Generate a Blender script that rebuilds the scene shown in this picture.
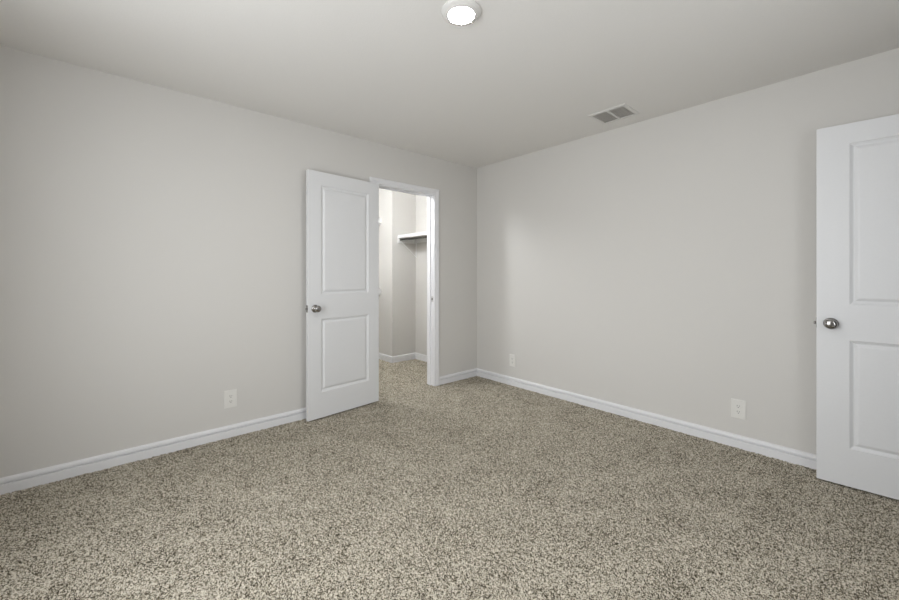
import bpy, bmesh, math
from mathutils import Vector, Matrix
PI = math.pi
scn = bpy.context.scene
for o in list(bpy.data.objects): bpy.data.objects.remove(o)

# ------------------------------------------------------------------ camera
CAM = (-3.25476, -3.18924, 1.1988)
cd = bpy.data.cameras.new('camera'); cam = bpy.data.objects.new('camera', cd)
scn.collection.objects.link(cam); scn.camera = cam
cam.location = CAM
cam.rotation_euler = (PI/2, 0, math.radians(48.4482 - 90))
cd.sensor_fit = 'HORIZONTAL'; cd.sensor_width = 36; cd.lens = 386.0/899*36
cd.shift_y = -26.3/899; cd.clip_start = .02

# ------------------------------------------------------------------ world, exposure
scn.view_settings.view_transform = 'Standard'; scn.view_settings.look = 'None'
scn.view_settings.gamma = 1; scn.view_settings.use_curve_mapping = False
scn.view_settings.exposure = 0.0
w = bpy.data.worlds.new('sky'); scn.world = w; w.use_nodes = True
bg = w.node_tree.nodes['Background']; bg.inputs[0].default_value = (.78, .88, 1, 1); bg.inputs[1].default_value = 0.4
scn.cycles.max_bounces = 24; scn.cycles.diffuse_bounces = 16; scn.cycles.glossy_bounces = 6
scn.cycles.transparent_max_bounces = 8; scn.cycles.caustics_reflective = False
scn.cycles.sample_clamp_indirect = 12

# ------------------------------------------------------------------ room numbers
H = 2.44                      # ceiling height
XW, YF = -4.0, -3.72          # window wall, entry wall
T = .115
JL, JR, JZ = -1.362, -.65, 2.04       # closet opening
WY0, WY1, WZ0, WZ1 = -2.95, -1.25, .60, 2.05     # window in the west wall
SY0, SY1 = -2.5, -1.1                            # (x range) added fill window in the entry wall

def area(name, loc, rot, sx, sy, power, col):
    l = bpy.data.lights.new(name, 'AREA'); l.shape = 'RECTANGLE'; l.size = sx; l.size_y = sy
    l.energy = power; l.color = col
    o = bpy.data.objects.new(name, l); scn.collection.objects.link(o); o.location = loc; o.rotation_euler = rot
    return o
KW, KS, KL, KC = .97, .86, 1.9, 1.6
DAY = (.95, .975, 1)
area('daylight_west', (XW-T-.12, (WY0+WY1)/2, (WZ0+WZ1)/2), (0, -PI/2, 0), WZ1-WZ0, WY1-WY0, 87*KW, DAY)
area('fill_south', ((SY0+SY1)/2, YF-T-.12, (WZ0+WZ1)/2), (PI/2, 0, 0), SY1-SY0, WZ1-WZ0, 24.7*KS, DAY)  # added fill through the unseen south window, flattens the room light

# ------------------------------------------------------------------ materials
def mat(name, col, rough=.5, metal=0, bump=None, noise=None):
    m = bpy.data.materials.new(name); m.use_nodes = True
    nt = m.node_tree; b = nt.nodes['Principled BSDF']
    b.inputs['Base Color'].default_value = (*col, 1); b.inputs['Roughness'].default_value = rough
    b.inputs['Metallic'].default_value = metal
    tc = nt.nodes.new('ShaderNodeTexCoord')
    n = nt.nodes.new('ShaderNodeTexNoise'); n.inputs['Scale'].default_value = (bump or (60, 0, 0))[0]
    n.inputs['Detail'].default_value = 3
    nt.links.new(tc.outputs['Object'], n.inputs['Vector'])
    if bump:
        bp = nt.nodes.new('ShaderNodeBump'); bp.inputs['Strength'].default_value = bump[1]
        bp.inputs['Distance'].default_value = bump[2]
        nt.links.new(n.outputs['Fac'], bp.inputs['Height']); nt.links.new(bp.outputs[0], b.inputs['Normal'])
    mx = nt.nodes.new('ShaderNodeMix'); mx.data_type = 'RGBA'
    v = noise or .02
    mx.inputs['A'].default_value = (*[c*(1-v) for c in col], 1)
    mx.inputs['B'].default_value = (*[min(1, c*(1+v)) for c in col], 1)
    nt.links.new(n.outputs['Fac'], mx.inputs['Factor']); nt.links.new(mx.outputs['Result'], b.inputs['Base Color'])
    return m
M_wall = mat('warm_grey_wall_paint', (.60, .586, .562), .85, bump=(170, .35, .0012))
M_ceil = mat('warm_grey_ceiling_paint', (.735, .722, .70), .9, bump=(120, .4, .0015))
M_trim = mat('white_semi_gloss_trim', (.72, .72, .735), .38)
M_door = mat('white_door_paint', (.685, .69, .70), .42, bump=(90, .08, .0004))
M_plate = mat('white_plastic_plate', (.70, .69, .66), .35)
M_dark = mat('dark_slot', (.05, .05, .05), .8)
M_nickel = mat('satin_nickel', (.36, .35, .34), .14, 1)
M_strike = mat('brushed_nickel_plate', (.62, .61, .60), .45, .7)
M_rod = mat('dark_metal_rod', (.09, .085, .07), .4, .6)
M_vent = mat('white_enamel_grille', (.66, .65, .63), .4)
M_duct = mat('grey_duct', (.55, .53, .50), .9)  # even mid-grey for the sheet behind the vent louvres
M_shelf = mat('white_shelf_paint', (.74, .74, .73), .45)

def carpet():
    m = bpy.data.materials.new('speckled_frieze_carpet'); m.use_nodes = True
    nt = m.node_tree; N = nt.nodes; L = nt.links; b = N['Principled BSDF']
    b.inputs['Roughness'].default_value = 1; b.inputs['Specular IOR Level'].default_value = .05
    tc = N.new('ShaderNodeTexCoord')
    def vor(scale, feat='F1'):
        v = N.new('ShaderNodeTexVoronoi'); v.inputs['Scale'].default_value = scale; v.feature = feat
        L.new(tc.outputs['Object'], v.inputs['Vector']); return v
    def noi(scale, det, rough=.6):
        v = N.new('ShaderNodeTexNoise'); v.inputs['Scale'].default_value = scale
        v.inputs['Detail'].default_value = det; v.inputs['Roughness'].default_value = rough
        L.new(tc.outputs['Object'], v.inputs['Vector']); return v
    def math_(op, a, bb, c=None):
        n = N.new('ShaderNodeMath'); n.operation = op
        for i, x in enumerate((a, bb, c)):
            if x is None: continue
            if isinstance(x, (int, float)): n.inputs[i].default_value = x
            else: L.new(x, n.inputs[i])
        return n.outputs[0]
    v1 = vor(280); v2 = vor(160)
    s1 = N.new('ShaderNodeSeparateColor'); L.new(v1.outputs['Color'], s1.inputs[0])
    s2 = N.new('ShaderNodeSeparateColor'); L.new(v2.outputs['Color'], s2.inputs[0])
    n1 = noi(300, 2, .6); n2 = noi(5.5, 3)
    a = math_('MULTIPLY_ADD', s1.outputs[0], 1.5, -.67)
    a = math_('MULTIPLY_ADD', s2.outputs[1], .6, a)
    n1s = math_('MULTIPLY_ADD', n1.outputs['Fac'], 2.3, -1.15)
    a = math_('ADD', a, n1s)
    n2s = math_('MULTIPLY_ADD', n2.outputs['Fac'], .6, -.15)
    a = math_('ADD', a, n2s)
    r = N.new('ShaderNodeValToRGB'); cr = r.color_ramp
    cr.elements[0].position = .12; cr.elements[0].color = (.045, .037, .024, 1)
    cr.elements[1].position = .86; cr.elements[1].color = (.67, .62, .522, 1)
    for p, c in ((.34, (.27, .232, .165, 1)), (.52, (.445, .402, .318, 1)), (.70, (.55, .502, .415, 1))):
        e = cr.elements.new(p); e.color = c
    L.new(a, r.inputs[0]); L.new(r.outputs[0], b.inputs['Base Color'])
    h = math_('SUBTRACT', n1.outputs['Fac'], math_('MULTIPLY', v1.outputs['Distance'], .6))
    bp = N.new('ShaderNodeBump'); bp.inputs['Strength'].default_value = .5; bp.inputs['Distance'].default_value = .004
    L.new(h, bp.inputs['Height']); L.new(bp.outputs[0], b.inputs['Normal'])
    return m
M_carpet = carpet()
def emit(name, col, s):
    m = bpy.data.materials.new(name); m.use_nodes = True; nt = m.node_tree
    b = nt.nodes['Principled BSDF']; b.inputs['Base Color'].default_value = (.8, .8, .8, 1)
    b.inputs['Emission Color'].default_value = (*col, 1); b.inputs['Emission Strength'].default_value = s
    return m
M_lens = emit('lit_lamp_lens', (1, .985, .955), 105*KL)
M_lens2 = emit('lit_closet_lens', (.95, .975, 1), 70*KC)
M_glass = bpy.data.materials.new('window_glass'); M_glass.use_nodes = True
nt = M_glass.node_tree; nt.nodes.clear()
_o = nt.nodes.new('ShaderNodeOutputMaterial'); _m = nt.nodes.new('ShaderNodeMixShader'); _t = nt.nodes.new('ShaderNodeBsdfTransparent')
_g = nt.nodes.new('ShaderNodeBsdfGlossy'); _g.inputs['Roughness'].default_value = .02; _m.inputs[0].default_value = .07
nt.links.new(_t.outputs[0], _m.inputs[1]); nt.links.new(_g.outputs[0], _m.inputs[2]); nt.links.new(_m.outputs[0], _o.inputs[0])

# ------------------------------------------------------------------ helpers
def obj(name, bm, m, parent=None, smooth=False):
    bmesh.ops.recalc_face_normals(bm, faces=bm.faces)
    me = bpy.data.meshes.new(name); bm.to_mesh(me); bm.free()
    for mm in (m if isinstance(m, (list, tuple)) else [m]): me.materials.append(mm)
    if smooth:
        for p in me.polygons: p.use_smooth = True
    o = bpy.data.objects.new(name, me); scn.collection.objects.link(o)
    if parent: o.parent = parent
    return o
def props(o, label=None, cat=None, kind=None, group=None):
    for k, v in (('label', label), ('category', cat), ('kind', kind), ('group', group)):
        if v: o[k] = v
    return o
def empty(name, loc, rz=0):
    o = bpy.data.objects.new(name, None); scn.collection.objects.link(o); o.location = loc; o.rotation_euler = (0, 0, rz)
    o.empty_display_size = .1; return o
def box(bm, x0, x1, y0, y1, z0, z1, mi=0):
    vs = [bm.verts.new((x, y, z)) for x in (x0, x1) for y in (y0, y1) for z in (z0, z1)]
    for f in ((0,1,3,2), (4,6,7,5), (0,4,5,1), (2,3,7,6), (0,2,6,4), (1,5,7,3)):
        bm.faces.new([vs[i] for i in f]).material_index = mi
def bev(bm, w, seg=2):
    bmesh.ops.bevel(bm, geom=list(bm.edges), offset=w, segments=seg, affect='EDGES', profile=.5)
def boxes(*bs):
    bm = bmesh.new()
    for b in bs: box(bm, *b)
    return bm
def lathe(bm, prof, n=40, M=Matrix()):
    rings = []
    for r, z in prof:
        if r < 1e-6: rings.append([bm.verts.new(M @ Vector((0, 0, z)))])
        else: rings.append([bm.verts.new(M @ Vector((r*math.cos(2*PI*k/n), r*math.sin(2*PI*k/n), z))) for k in range(n)])
    for a, b in zip(rings, rings[1:]):
        for k in range(n):
            j = (k+1) % n
            if len(a) == 1 and len(b) == 1: continue
            if len(a) == 1: bm.faces.new((a[0], b[k], b[j]))
            elif len(b) == 1: bm.faces.new((a[k], a[j], b[0]))
            else: bm.faces.new((a[k], a[j], b[j], b[k]))
def sweep(bm, path, prof, f):
    """profile points (n, h): n along the left normal of the 2-D path, h out of its plane; f(a, b, h) -> 3-D point"""
    P = [Vector(p) for p in path]; rings = []
    for i, p in enumerate(P):
        d0 = (p-P[i-1]).normalized() if i else None
        d1 = (P[i+1]-p).normalized() if i < len(P)-1 else None
        if d0 is None: d0 = d1
        if d1 is None: d1 = d0
        n0 = Vector((-d0.y, d0.x)); n1 = Vector((-d1.y, d1.x)); m = (n0+n1).normalized(); m = m/max(.2, m.dot(n1))
        rings.append([bm.verts.new(f(p.x+m.x*u, p.y+m.y*u, h)) for u, h in prof])
    k = len(prof)
    for a, b in zip(rings, rings[1:]):
        for i in range(k): bm.faces.new((a[i], a[(i+1) % k], b[(i+1) % k], b[i]))
    bm.faces.new(rings[0][::-1]); bm.faces.new(rings[-1])
def rod(bm, a, b, r, n=16):
    a = Vector(a); b = Vector(b); q = (b-a).to_track_quat('Z', 'Y').to_matrix().to_4x4(); q.translation = a
    L = (b-a).length; lathe(bm, [(0, 0), (r, 0), (r, L), (0, L)], n, q)
def struct(name, bm, m, label, cat):
    return props(obj(name, bm, m), label, cat, 'structure')

# ------------------------------------------------------------------ the shell
CX0, CYF, CYB = -2.35, 1.205, 1.80          # closet: left side, front of the jut, back wall
CHX = -.39                                  # side of the jut
import numpy as np
def pile(x0, x1, y0, y1, step, lo, rng):
    nx = int((x1-x0)/step)+1; ny = int((y1-y0)/step)+1
    X, Y = np.meshgrid(np.linspace(x0, x1, nx), np.linspace(y0, y1, ny))
    V = np.stack([X+rng.uniform(-.35, .35, X.shape)*step, Y+rng.uniform(-.35, .35, X.shape)*step,
                  lo*rng.random(X.shape)**1.3 + .0045], -1).reshape(-1, 3)
    i = (np.arange(ny-1)[:, None]*nx+np.arange(nx-1)[None]).reshape(-1)
    return V, np.stack([i, i+1, i+nx+1, i+nx], -1)
def carpet_mesh():
    rng = np.random.default_rng(7); V = []; F = []; n = 0
    for (x0, x1, y0, y1, st) in ((XW, 0, YF, 0, .0047), (JL-.02, JR+.02, 0, T, .0055), (CX0, 0, T, CYB, .0065)):
        v, f = pile(x0, x1, y0, y1, st, -.010, rng); V.append(v); F.append(f+n); n += len(v)
    bx = np.array([(x, y, z) for x in (XW-T, T) for y in (YF-T-1.3, CYB+T) for z in (-.10, -.0102)])
    V.append(bx); F.append(np.array([(0,1,3,2), (4,6,7,5), (0,4,5,1), (2,3,7,6), (0,2,6,4), (1,5,7,3)])+n)
    V = np.concatenate(V); F = np.concatenate(F)
    me = bpy.data.meshes.new('floor'); me.vertices.add(len(V)); me.vertices.foreach_set('co', V.ravel())
    me.loops.add(F.size); me.loops.foreach_set('vertex_index', F.ravel().astype(np.int32))
    me.polygons.add(len(F)); me.polygons.foreach_set('loop_start', np.arange(0, F.size, 4, dtype=np.int32))
    me.update(calc_edges=True); me.materials.append(M_carpet)
    o = bpy.data.objects.new('floor', me); scn.collection.objects.link(o); return o
props(carpet_mesh(), 'wall-to-wall beige and brown speckled frieze carpet', 'carpet', 'structure')
bm = bmesh.new(); box(bm, XW-T, T, YF-T-1.3, CYB+T, H, H+.1)
struct('ceiling', bm, M_ceil, 'flat warm grey painted ceiling with a light texture', 'ceiling')
struct('wall_left', boxes((XW-T, JL-.02, 0, T, 0, H), (JR+.02, 0, 0, T, 0, H), (JL-.02, JR+.02, 0, T, JZ+.02, H)), M_wall,
       'left warm grey painted wall with the open closet doorway', 'wall')
struct('wall_right', boxes((0, T, YF-T-1.3, CYF+.2, 0, H)), M_wall, 'right warm grey painted wall under the ceiling vent', 'wall')
struct('wall_closet_jut', boxes((CHX, T, CYF, CYB+T, 0, H)), M_wall, 'narrow wall return jutting out inside the closet behind the shelf', 'wall')
struct('wall_closet_back', boxes((CX0-T, CHX, CYB, CYB+T, 0, H)), M_wall, 'back wall of the closet mostly hidden by the open door', 'wall')
struct('wall_closet_side', boxes((CX0-T, CX0, T, CYB, 0, H)), M_wall, 'far side wall of the closet hidden by the open door', 'wall')
struct('wall_window', boxes((XW-T, XW, YF-T, 0, 0, WZ0), (XW-T, XW, YF-T, 0, WZ1, H), (XW-T, XW, YF-T, WY0, WZ0, WZ1), (XW-T, XW, WY1, 0, WZ0, WZ1)),
       M_wall, 'wall with a window beside the camera, out of the picture', 'wall')
DX0, DX1 = -.885, -.115                     # entry doorway
struct('wall_entry', boxes((XW, T-T, YF-T, YF, JZ+.02, H), (XW, DX0-.02, YF-T, YF, 0, WZ0), (DX1+.02, 0, YF-T, YF, 0, JZ+.02),
       (XW, SY0, YF-T, YF, WZ0, JZ+.02), (SY1, DX0-.02, YF-T, YF, WZ0, JZ+.02)),
       M_wall, 'wall with the entry doorway behind the camera', 'wall')
struct('wall_hall', boxes((-1.4, -1.4+T, YF-T-1.3, YF-T, 0, H), (-1.4, T, YF-T-1.3-T, YF-T-1.3, 0, H)), M_wall,
       'hallway walls beyond the entry doorway behind the camera', 'wall')

# windows out of view: daylight from the west one, the south one added for fill
def window(name, a0, a1, z0, z1, f, label):
    bm = bmesh.new(); fr = .05
    def B(u0, u1, v0, v1, h0, h1):
        p = [f(u, v, h) for u in (u0, u1) for v in (v0, v1) for h in (h0, h1)]
        xs, ys, zs = zip(*p); box(bm, min(xs), max(xs), min(ys), max(ys), min(zs), max(zs))
    B(a0, a1, z0, z0+fr, .04, .09); B(a0, a1, z1-fr, z1, .04, .09)
    B(a0, a0+fr, z0+fr, z1-fr, .04, .09); B(a1-fr, a1, z0+fr, z1-fr, .04, .09)
    zm = (z0+z1)/2; B(a0+fr, a1-fr, zm-.02, zm+.02, .04, .09)
    o = struct(name, bm, M_trim, label, 'window')
    bm = bmesh.new(); B(a0+fr, a1-fr, z0+fr, zm-.02, .062, .066); B(a0+fr, a1-fr, zm+.02, z1-fr, .062, .066)
    obj('window_pane', bm, M_glass, o)
    bm = bmesh.new(); B(a0-.02, a1+.02, z0-.02, z0, -.03, 0); obj('window_sill', bm, M_trim, o)
window('window_1', WY0, WY1, WZ0, WZ1, lambda u, v, h: (XW-h, u, v), 'white framed window in the side wall beside the camera')
window('fill_window', SY0, SY1, WZ0, JZ+.02, lambda u, v, h: (u, YF-h, v), 'white framed window added behind the camera for fill light')

# baseboards
BP = [(0, -.0102), (.015, -.0102), (.015, .050), (.0135, .0520), (.0020, .0535), (.0020, .0625), (.0155, .0640), (.0165, .067), (.014, .080), (.009, .085), (.004, .088), (0, .0885)]
def base(name, path, label):
    bm = bmesh.new(); sweep(bm, path, BP, lambda a, b, h: (a, b, h)); return struct(name, bm, M_trim, label, 'baseboard')
CO = .0635        # casing + reveal beyond the jamb face
base('baseboard_left', [(JL-CO, 0), (XW, 0)], 'long white baseboard along the left wall, running behind the open closet door')
base('baseboard_corner', [(0, YF), (0, 0), (JR+CO, 0)], 'white baseboard along the right wall, turning the far corner to the closet casing')
base('baseboard_closet', [(0, T), (0, CYF), (CHX, CYF), (CHX, CYB), (CX0, CYB), (CX0, T)], 'white baseboard inside the closet, stepping round the wall jut')
base('baseboard_window', [(XW, 0), (XW, YF), (DX0-CO, YF)], 'white baseboard along the walls beside and behind the camera')

# casings and jambs
CP = [(0, 0), (0, .009), (.004, .0115), (.016, .012), (.020, .0095), (.024, .013), (.036, .0165), (.050, .0175), (.056, .015), (.057, 0)]
def casing(name, x0, x1, z1, y, s, label):
    r = .005; bm = bmesh.new()
    sweep(bm, [(x0-r, -.0102), (x0-r, z1+r), (x1+r, z1+r), (x1+r, -.0102)], CP, lambda a, b, h: (a, y-s*h, b))
    return struct(name, bm, M_trim, label, 'door casing')
casing('trim_1', JL, JR, JZ, 0, 1, 'white moulded casing around the closet doorway in the left wall')
casing('trim_2', JL, JR, JZ, T, -1, 'white casing on the inner side of the closet doorway')
casing('trim_3', DX0, DX1, JZ, YF, -1, 'white casing around the entry doorway behind the camera')
def jamb(name, x0, x1, z1, y0, y1, stop, label):
    t = .02; bm = boxes((x0-t, x0, y0, y1, -.0102, z1+t), (x1, x1+t, y0, y1, -.0102, z1+t), (x0, x1, y0, y1, z1, z1+t))
    o = struct(name, bm, M_trim, label, 'door jamb')
    bm = boxes((x0, x0+.011, stop[0], stop[1], 0, z1), (x1-.011, x1, stop[0], stop[1], 0, z1), (x0+.011, x1-.011, stop[0], stop[1], z1-.011, z1))
    obj('door_stop', bm, M_trim, o); return o
j = jamb('trim_4', JL, JR, JZ, 0, T, (.052, .085), 'white jamb lining the closet doorway with a small strike plate')
bm = boxes((JR-.0016, JR-.0001, .012, .044, .897, .957)); obj('strike_plate', bm, M_strike, j)
bm = boxes((JR-.002, JR-.0015, .020, .036, .915, .940)); obj('strike_hole', bm, M_dark, j)
jamb('trim_5', DX0, DX1, JZ, YF-T, YF, (YF-.085, YF-.052), 'white jamb lining the entry doorway behind the camera')

# ------------------------------------------------------------------ doors
KR = [(0, 0), (.032, 0), (.0325, .002), (.031, .006), (.024, .009), (.016, .0105), (.0135, .013)]
KK = [(.0125, .0105), (.0115, .020), (.0125, .026), (.019, .030), (.0255, .036), (.0280, .043), (.0275, .050), (.0245, .056), (.0195, .0595), (.013, .0610), (.0, .0605)]
def door(name, W, hinge, ang, label, panel_l, z0=.012, Hd=2.025):
    """local x from hinge (0) to the latch edge (W); local y=0 is the visible face, +y = thickness"""
    th = .035
    o_bm = bmesh.new()
    rects = [(panel_l, W-panel_l, .212, .815), (panel_l, W-panel_l, 1.016, 1.913)]
    ring = [(0, 0), (.003, .0045), (.007, .0060), (.013, .0100), (.019, .0112), (.026, .0075), (.033, .0035), (.038, .0025)]
    xs = [0, rects[0][0], rects[0][1], W]; zs = [0, .212, .815, 1.016, 1.913, Hd]
    for y, s in ((0, 1), (th, -1)):
        V = {}
        def vert(x, yy, z):
            k = (round(x, 5), round(yy, 5), round(z, 5))
            if k not in V: V[k] = o_bm.verts.new(k)
            return V[k]
        for i in range(3):
            for q in range(5):
                if i == 1 and q in (1, 3): continue
                o_bm.faces.new([vert(xs[i], y, zs[q]), vert(xs[i+1], y, zs[q]), vert(xs[i+1], y, zs[q+1]), vert(xs[i], y, zs[q+1])])
        for (x0, x1, a, b) in rects:
            prev = None
            for ins, dep in ring:
                c = [vert(x0+ins, y+s*dep, a+ins), vert(x1-ins, y+s*dep, a+ins), vert(x1-ins, y+s*dep, b-ins), vert(x0+ins, y+s*dep, b-ins)]
                if prev:
                    for k in range(4): o_bm.faces.new([prev[k], prev[(k+1) % 4], c[(k+1) % 4], c[k]])
                prev = c
            o_bm.faces.new(prev)
    for q in range(5):
        for x in (0, W):
            o_bm.faces.new([o_bm.verts.new((x, 0, zs[q])), o_bm.verts.new((x, th, zs[q])), o_bm.verts.new((x, th, zs[q+1])), o_bm.verts.new((x, 0, zs[q+1]))])
    for i in range(3):
        for z in (0, Hd):
            o_bm.faces.new([o_bm.verts.new((xs[i], 0, z)), o_bm.verts.new((xs[i+1], 0, z)), o_bm.verts.new((xs[i+1], th, z)), o_bm.verts.new((xs[i], th, z))])
    bmesh.ops.remove_doubles(o_bm, verts=o_bm.verts, dist=1e-5)
    d = struct(name, o_bm, M_door, label, 'door')
    d.location = (*hinge, z0); d.rotation_euler = (0, 0, ang)
    bv = d.modifiers.new('edge', 'BEVEL'); bv.width = .0015; bv.segments = 2; bv.limit_method = 'ANGLE'; bv.angle_limit = math.radians(80)
    kz = .915-z0
    for y, s in ((0, -1), (th, 1)):
        Mx = Matrix.Translation((W-.06, y, kz)) @ Matrix.Rotation(PI/2*(1 if s < 0 else -1), 4, 'X')
        b = bmesh.new(); lathe(b, KR, 40, Mx); r = obj('knob_rosette', b, M_nickel, d, True)
        b = bmesh.new(); lathe(b, KK, 40, Mx); obj('door_knob', b, M_nickel, d, True)
    b = boxes((W, W+.0015, .005, .030, kz-.029, kz+.029)); lp = obj('latch_plate', b, M_nickel, d)
    b = bmesh.new(); box(b, W+.0015, W+.012, .011, .024, kz-.008, kz+.008); bev(b, .002); obj('latch_bolt', b, M_nickel, lp)
    for z in (.20, 1.0, 1.80):
        b = bmesh.new(); rod(b, (-.007, th+.004, z-.045), (-.007, th+.004, z+.045), .006); box(b, -.0015, 0, .004, th, z-.045, z+.045)
        obj('hinge', b, M_nickel, d, False)
    return d
a1 = math.atan2(-.120+.055, -2.047+1.36)      # direction hinge -> latch edge
def mirror_x(d, W):
    for o in [d]+list(d.children_recursive):
        me = o.data
        for v in me.vertices: v.co.x = -v.co.x
        me.flip_normals()
# closet door: runs towards -x from the hinge, its back faces +y (the wall)
d1 = door('door_1', .695, (-1.358, -.055), 0, 'white two-panel closet door swung back against the left wall, round knob on its left', .114)
mirror_x(d1, .695); d1.rotation_euler = (0, 0, math.atan2(.065, .687))
# entry door: runs +y from the hinge to the latch edge, its back faces +x (the right wall)
ang = math.atan2(.313, -.021)
d2 = door('door_2', .762, (-.172+.762*math.cos(math.pi/2+ .067)*-1, -2.925-.762*math.sin(math.pi/2+.067)), 0,
          'white two-panel entry door standing open in front of the right wall, cut off by the picture edge', .134)
mirror_x(d2, .762)
d2.rotation_euler = (0, 0, 0)
# after mirroring, local -x = along the door, +y = thickness; want -x -> (+y world, slight -x) and +y -> +x world
d2.rotation_euler = (0, 0, -PI/2 + .067)

# ------------------------------------------------------------------ ceiling lamp
def lamp(name, loc, mlens, label, group=None, sc=1):
    t = empty(name, loc); t.scale = (sc, sc, sc*1.6 if sc > 1 else 1); props(t, label, 'ceiling light')
    b = bmesh.new()
    lathe(b, [(.094, 0), (.095, -.003), (.093, -.007), (.085, -.0115), (.072, -.0165), (.0650, -.0205), (.0620, -.0195), (.0615, -.012), (.02, -.010), (0, -.010)], 56)
    obj('trim_ring', b, M_vent, t, True)
    b = bmesh.new(); lathe(b, [(.0620, -.0195), (.055, -.0222), (.035, -.0245), (.015, -.0252), (0, -.0253)], 48)
    obj('lamp_lens', b, mlens, t, True)
    return t
lamp('ceiling_light', (-2.0, -1.858, H), M_lens, 'round white disc light glowing on the bedroom ceiling')
t = empty('closet_light', (-1.47, .58, H)); props(t, 'frosted cylinder light on the closet ceiling, hidden behind the open door', 'ceiling light')
b = bmesh.new(); lathe(b, [(0, 0), (.07, 0), (.07, -.012), (.05, -.02), (.05, -.055), (0, -.055)], 40); obj('lamp_base', b, M_vent, t, False)
b = bmesh.new(); lathe(b, [(.05, -.055), (.085, -.065), (.088, -.075), (.088, -.27), (.08, -.285), (0, -.288)], 40); obj('glass_shade', b, M_lens2, t, True)

# ------------------------------------------------------------------ ceiling vent
t = empty('ceiling_vent', (-.302, -1.787, H)); props(t, 'white rectangular ceiling vent with two louvred panels near the right wall', 'air vent')
x0, x1, y0, y1 = -.133, .133, -.146, .146
b = bmesh.new()
fp = [(0, 0), (0, -.003), (.006, -.006), (.024, -.008), (.027, -.006), (.027, 0)]
sweep_pts = [(x0, y0), (x1, y0), (x1, y1), (x0, y1)]
rings = []
for (u, h) in fp:
    rings.append([b.verts.new(p) for p in ((x0+u, y0+u, h), (x1-u, y0+u, h), (x1-u, y1-u, h), (x0+u, y1-u, h))])
for A, B_ in zip(rings, rings[1:]):
    for k in range(4): b.faces.new((A[k], A[(k+1) % 4], B_[(k+1) % 4], B_[k]))
box(b, x0+.027, x1-.027, -.009, .009, -.0075, -.0005)
obj('vent_frame', b, M_vent, t)
b = boxes((x0+.02, x1-.02, y0+.02, y1-.02, -.0009, -.0002)); obj('duct_opening', b, M_duct, t)
for ya, yb in ((y0+.027, -.009), (.009, y1-.027)):
    b = bmesh.new(); n = 9
    for k in range(n):
        xc = x0+.027 + (x1-x0-.054)*(k+.5)/n
        vs = [b.verts.new(p) for p in ((xc+.0075, ya, -.0015), (xc+.0075, yb, -.0015), (xc-.0065, yb, -.0085), (xc-.0065, ya, -.0085),
                                       (xc+.0067, ya, -.0009), (xc+.0067, yb, -.0009), (xc-.0075, yb, -.0080), (xc-.0075, ya, -.0080))]
        for f in ((0,1,2,3), (4,7,6,5), (0,4,5,1), (2,6,7,3), (1,5,6,2), (0,3,7,4)): b.faces.new([vs[i] for i in f])
    obj('louvre_panel', b, M_vent, t)

# ------------------------------------------------------------------ outlets
def outlet(name, loc, rz, label):
    t = empty(name, loc, rz); props(t, label, 'power outlet', group='wall outlets')
    W2, H2, d = .042, .0645, .006
    b = bmesh.new(); box(b, -W2, W2, -d, 0, -H2, H2); bmesh.ops.bevel(b, geom=[e for e in b.edges if all(v.co.y < -.001 for v in e.verts)], offset=.003, segments=3, affect='EDGES')
    obj('cover_plate', b, M_plate, t)
    for s in (-1, 1):
        b = bmesh.new(); r = .0172; n = 32; rr = []
        for y in (-d+.0005, -d-.0018):
            rr.append([b.verts.new((max(-.0172, min(.0172, r*math.cos(2*PI*k/n))), y, s*.0195+max(-.0140, min(.0140, r*math.sin(2*PI*k/n))))) for k in range(n)])
        for k in range(n): b.faces.new((rr[0][k], rr[0][(k+1) % n], rr[1][(k+1) % n], rr[1][k]))
        b.faces.new(rr[1])
        rc = obj('receptacle', b, M_plate, t)
        b = boxes((-.0075, -.005, -d-.0021, -d-.0017, s*.0195-.001, s*.0195+.008), (.005, .0075, -d-.0021, -d-.0017, s*.0195+.0, s*.0195+.007))
        lathe(b, [(0, 0), (.0028, 0), (.0028, .0004), (0, .0004)], 16, Matrix.Translation((0, -d-.0017, s*.0195-.0075)) @ Matrix.Rotation(PI/2, 4, 'X'))
        obj('slots', b, M_dark, rc)
    b = bmesh.new(); lathe(b, [(0, 0), (.003, 0), (.0025, .0008), (0, .001)], 16, Matrix.Translation((0, -d, 0)) @ Matrix.Rotation(PI/2, 4, 'X'))
    obj('screw', b, M_plate, t)
    return t
outlet('wall_outlet', (-2.577, 0, .281), 0, 'white power outlet low on the left wall, left of the closet door')
outlet('wall_outlet', (0, -2.52, .267), -PI/2, 'white power outlet low on the right wall beside the entry door')
outlet('wall_outlet', (0, -.54, .268), -PI/2, 'small pale wall outlet on the right wall nearest the far corner')

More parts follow.
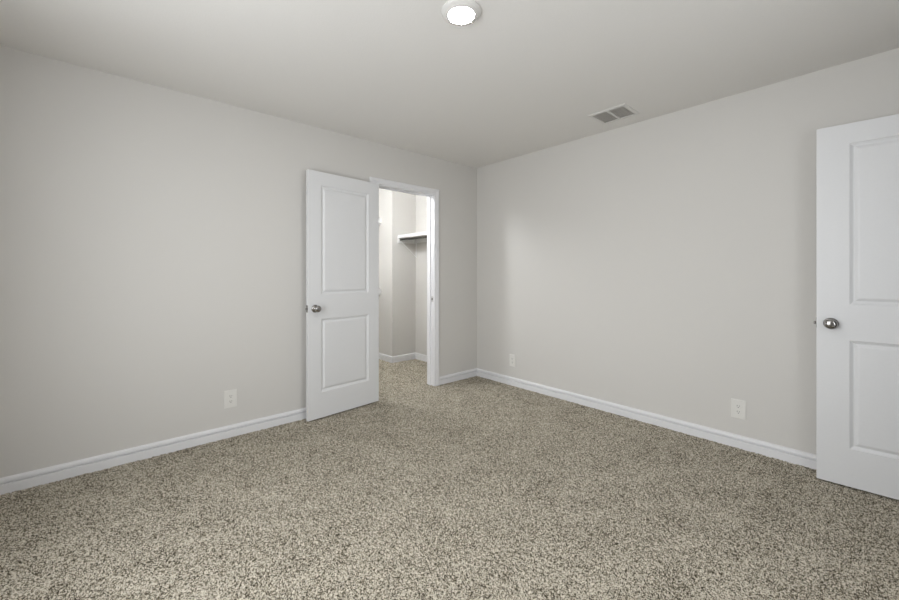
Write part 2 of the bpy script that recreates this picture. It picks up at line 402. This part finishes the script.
# ------------------------------------------------------------------ closet shelves
SZ = 1.70
t = empty('closet_shelf', (0, (T+CYF)/2, SZ)); props(t, 'white closet shelf with a dark rod underneath, seen through the doorway', 'shelf')
cy = (T+CYF)/2
def loc(b, name, m, p=None, smooth=False):
    o = obj(name, b, m, p or t, smooth)
    for v in o.data.vertices: v.co -= Vector((0, cy, SZ))
    return o
b = bmesh.new(); box(b, -.285, 0, .16, CYF, SZ, SZ+.019); loc(b, 'shelf_board', M_shelf)
b = bmesh.new(); box(b, -.30, -.285, .16, CYF, SZ-.019, SZ+.022); loc(b, 'shelf_nosing', M_shelf)
b = bmesh.new(); box(b, -.302, 0, CYF-.018, CYF, SZ-.08, SZ); loc(b, 'end_cleat', M_shelf)
b = bmesh.new(); box(b, -.018, 0, .16, CYF-.018, SZ-.07, SZ); loc(b, 'wall_cleat', M_shelf)
b = bmesh.new(); rod(b, (-.268, .18, SZ-.040), (-.268, CYF-.018, SZ-.040), .014, 24); loc(b, 'hanging_rod', M_rod, None, True)
b = bmesh.new()
yb = CYF-.045
box(b, -.28, -.018, yb-.004, yb+.004, SZ-.012, SZ); box(b, -.022, -.018, yb-.008, yb+.008, SZ-.28, SZ)
rod(b, (-.27, yb, SZ-.07), (-.022, yb, SZ-.27), .005, 10); rod(b, (-.27, yb, SZ-.072), (-.27, yb, SZ-.01), .005, 10)
loc(b, 'shelf_bracket', M_shelf)

def back_shelf(z, label):
    t = empty('closet_shelf', ((CX0+CHX)/2, CYB, z)); props(t, label, 'shelf')
    ox = (CX0+CHX)/2
    def P(name, m, *bs):
        b = boxes(*bs)
        o = obj(name, b, m, t)
        for v in o.data.vertices: v.co -= Vector((ox, CYB, z))
    P('shelf_board', M_shelf, (CX0, CHX, CYB-.30, CYB, z, z+.019))
    P('shelf_nosing', M_shelf, (CX0, CHX, CYB-.315, CYB-.30, z-.045, z+.024))
    P('wall_cleat', M_shelf, (CX0, CHX, CYB-.018, CYB, z-.07, z), (CHX-.018, CHX, CYB-.30, CYB-.018, z-.07, z))
    b = bmesh.new(); rod(b, (CX0+.01-ox, -.27, -.075), (CHX-.018-ox, -.27, -.075), .0165, 20); obj('hanging_rod', b, M_rod, t, True)
back_shelf(1.955, 'upper white closet shelf whose end peeks out beside the open door')
back_shelf(.965, 'lower white closet shelf whose end peeks out beside the open door')
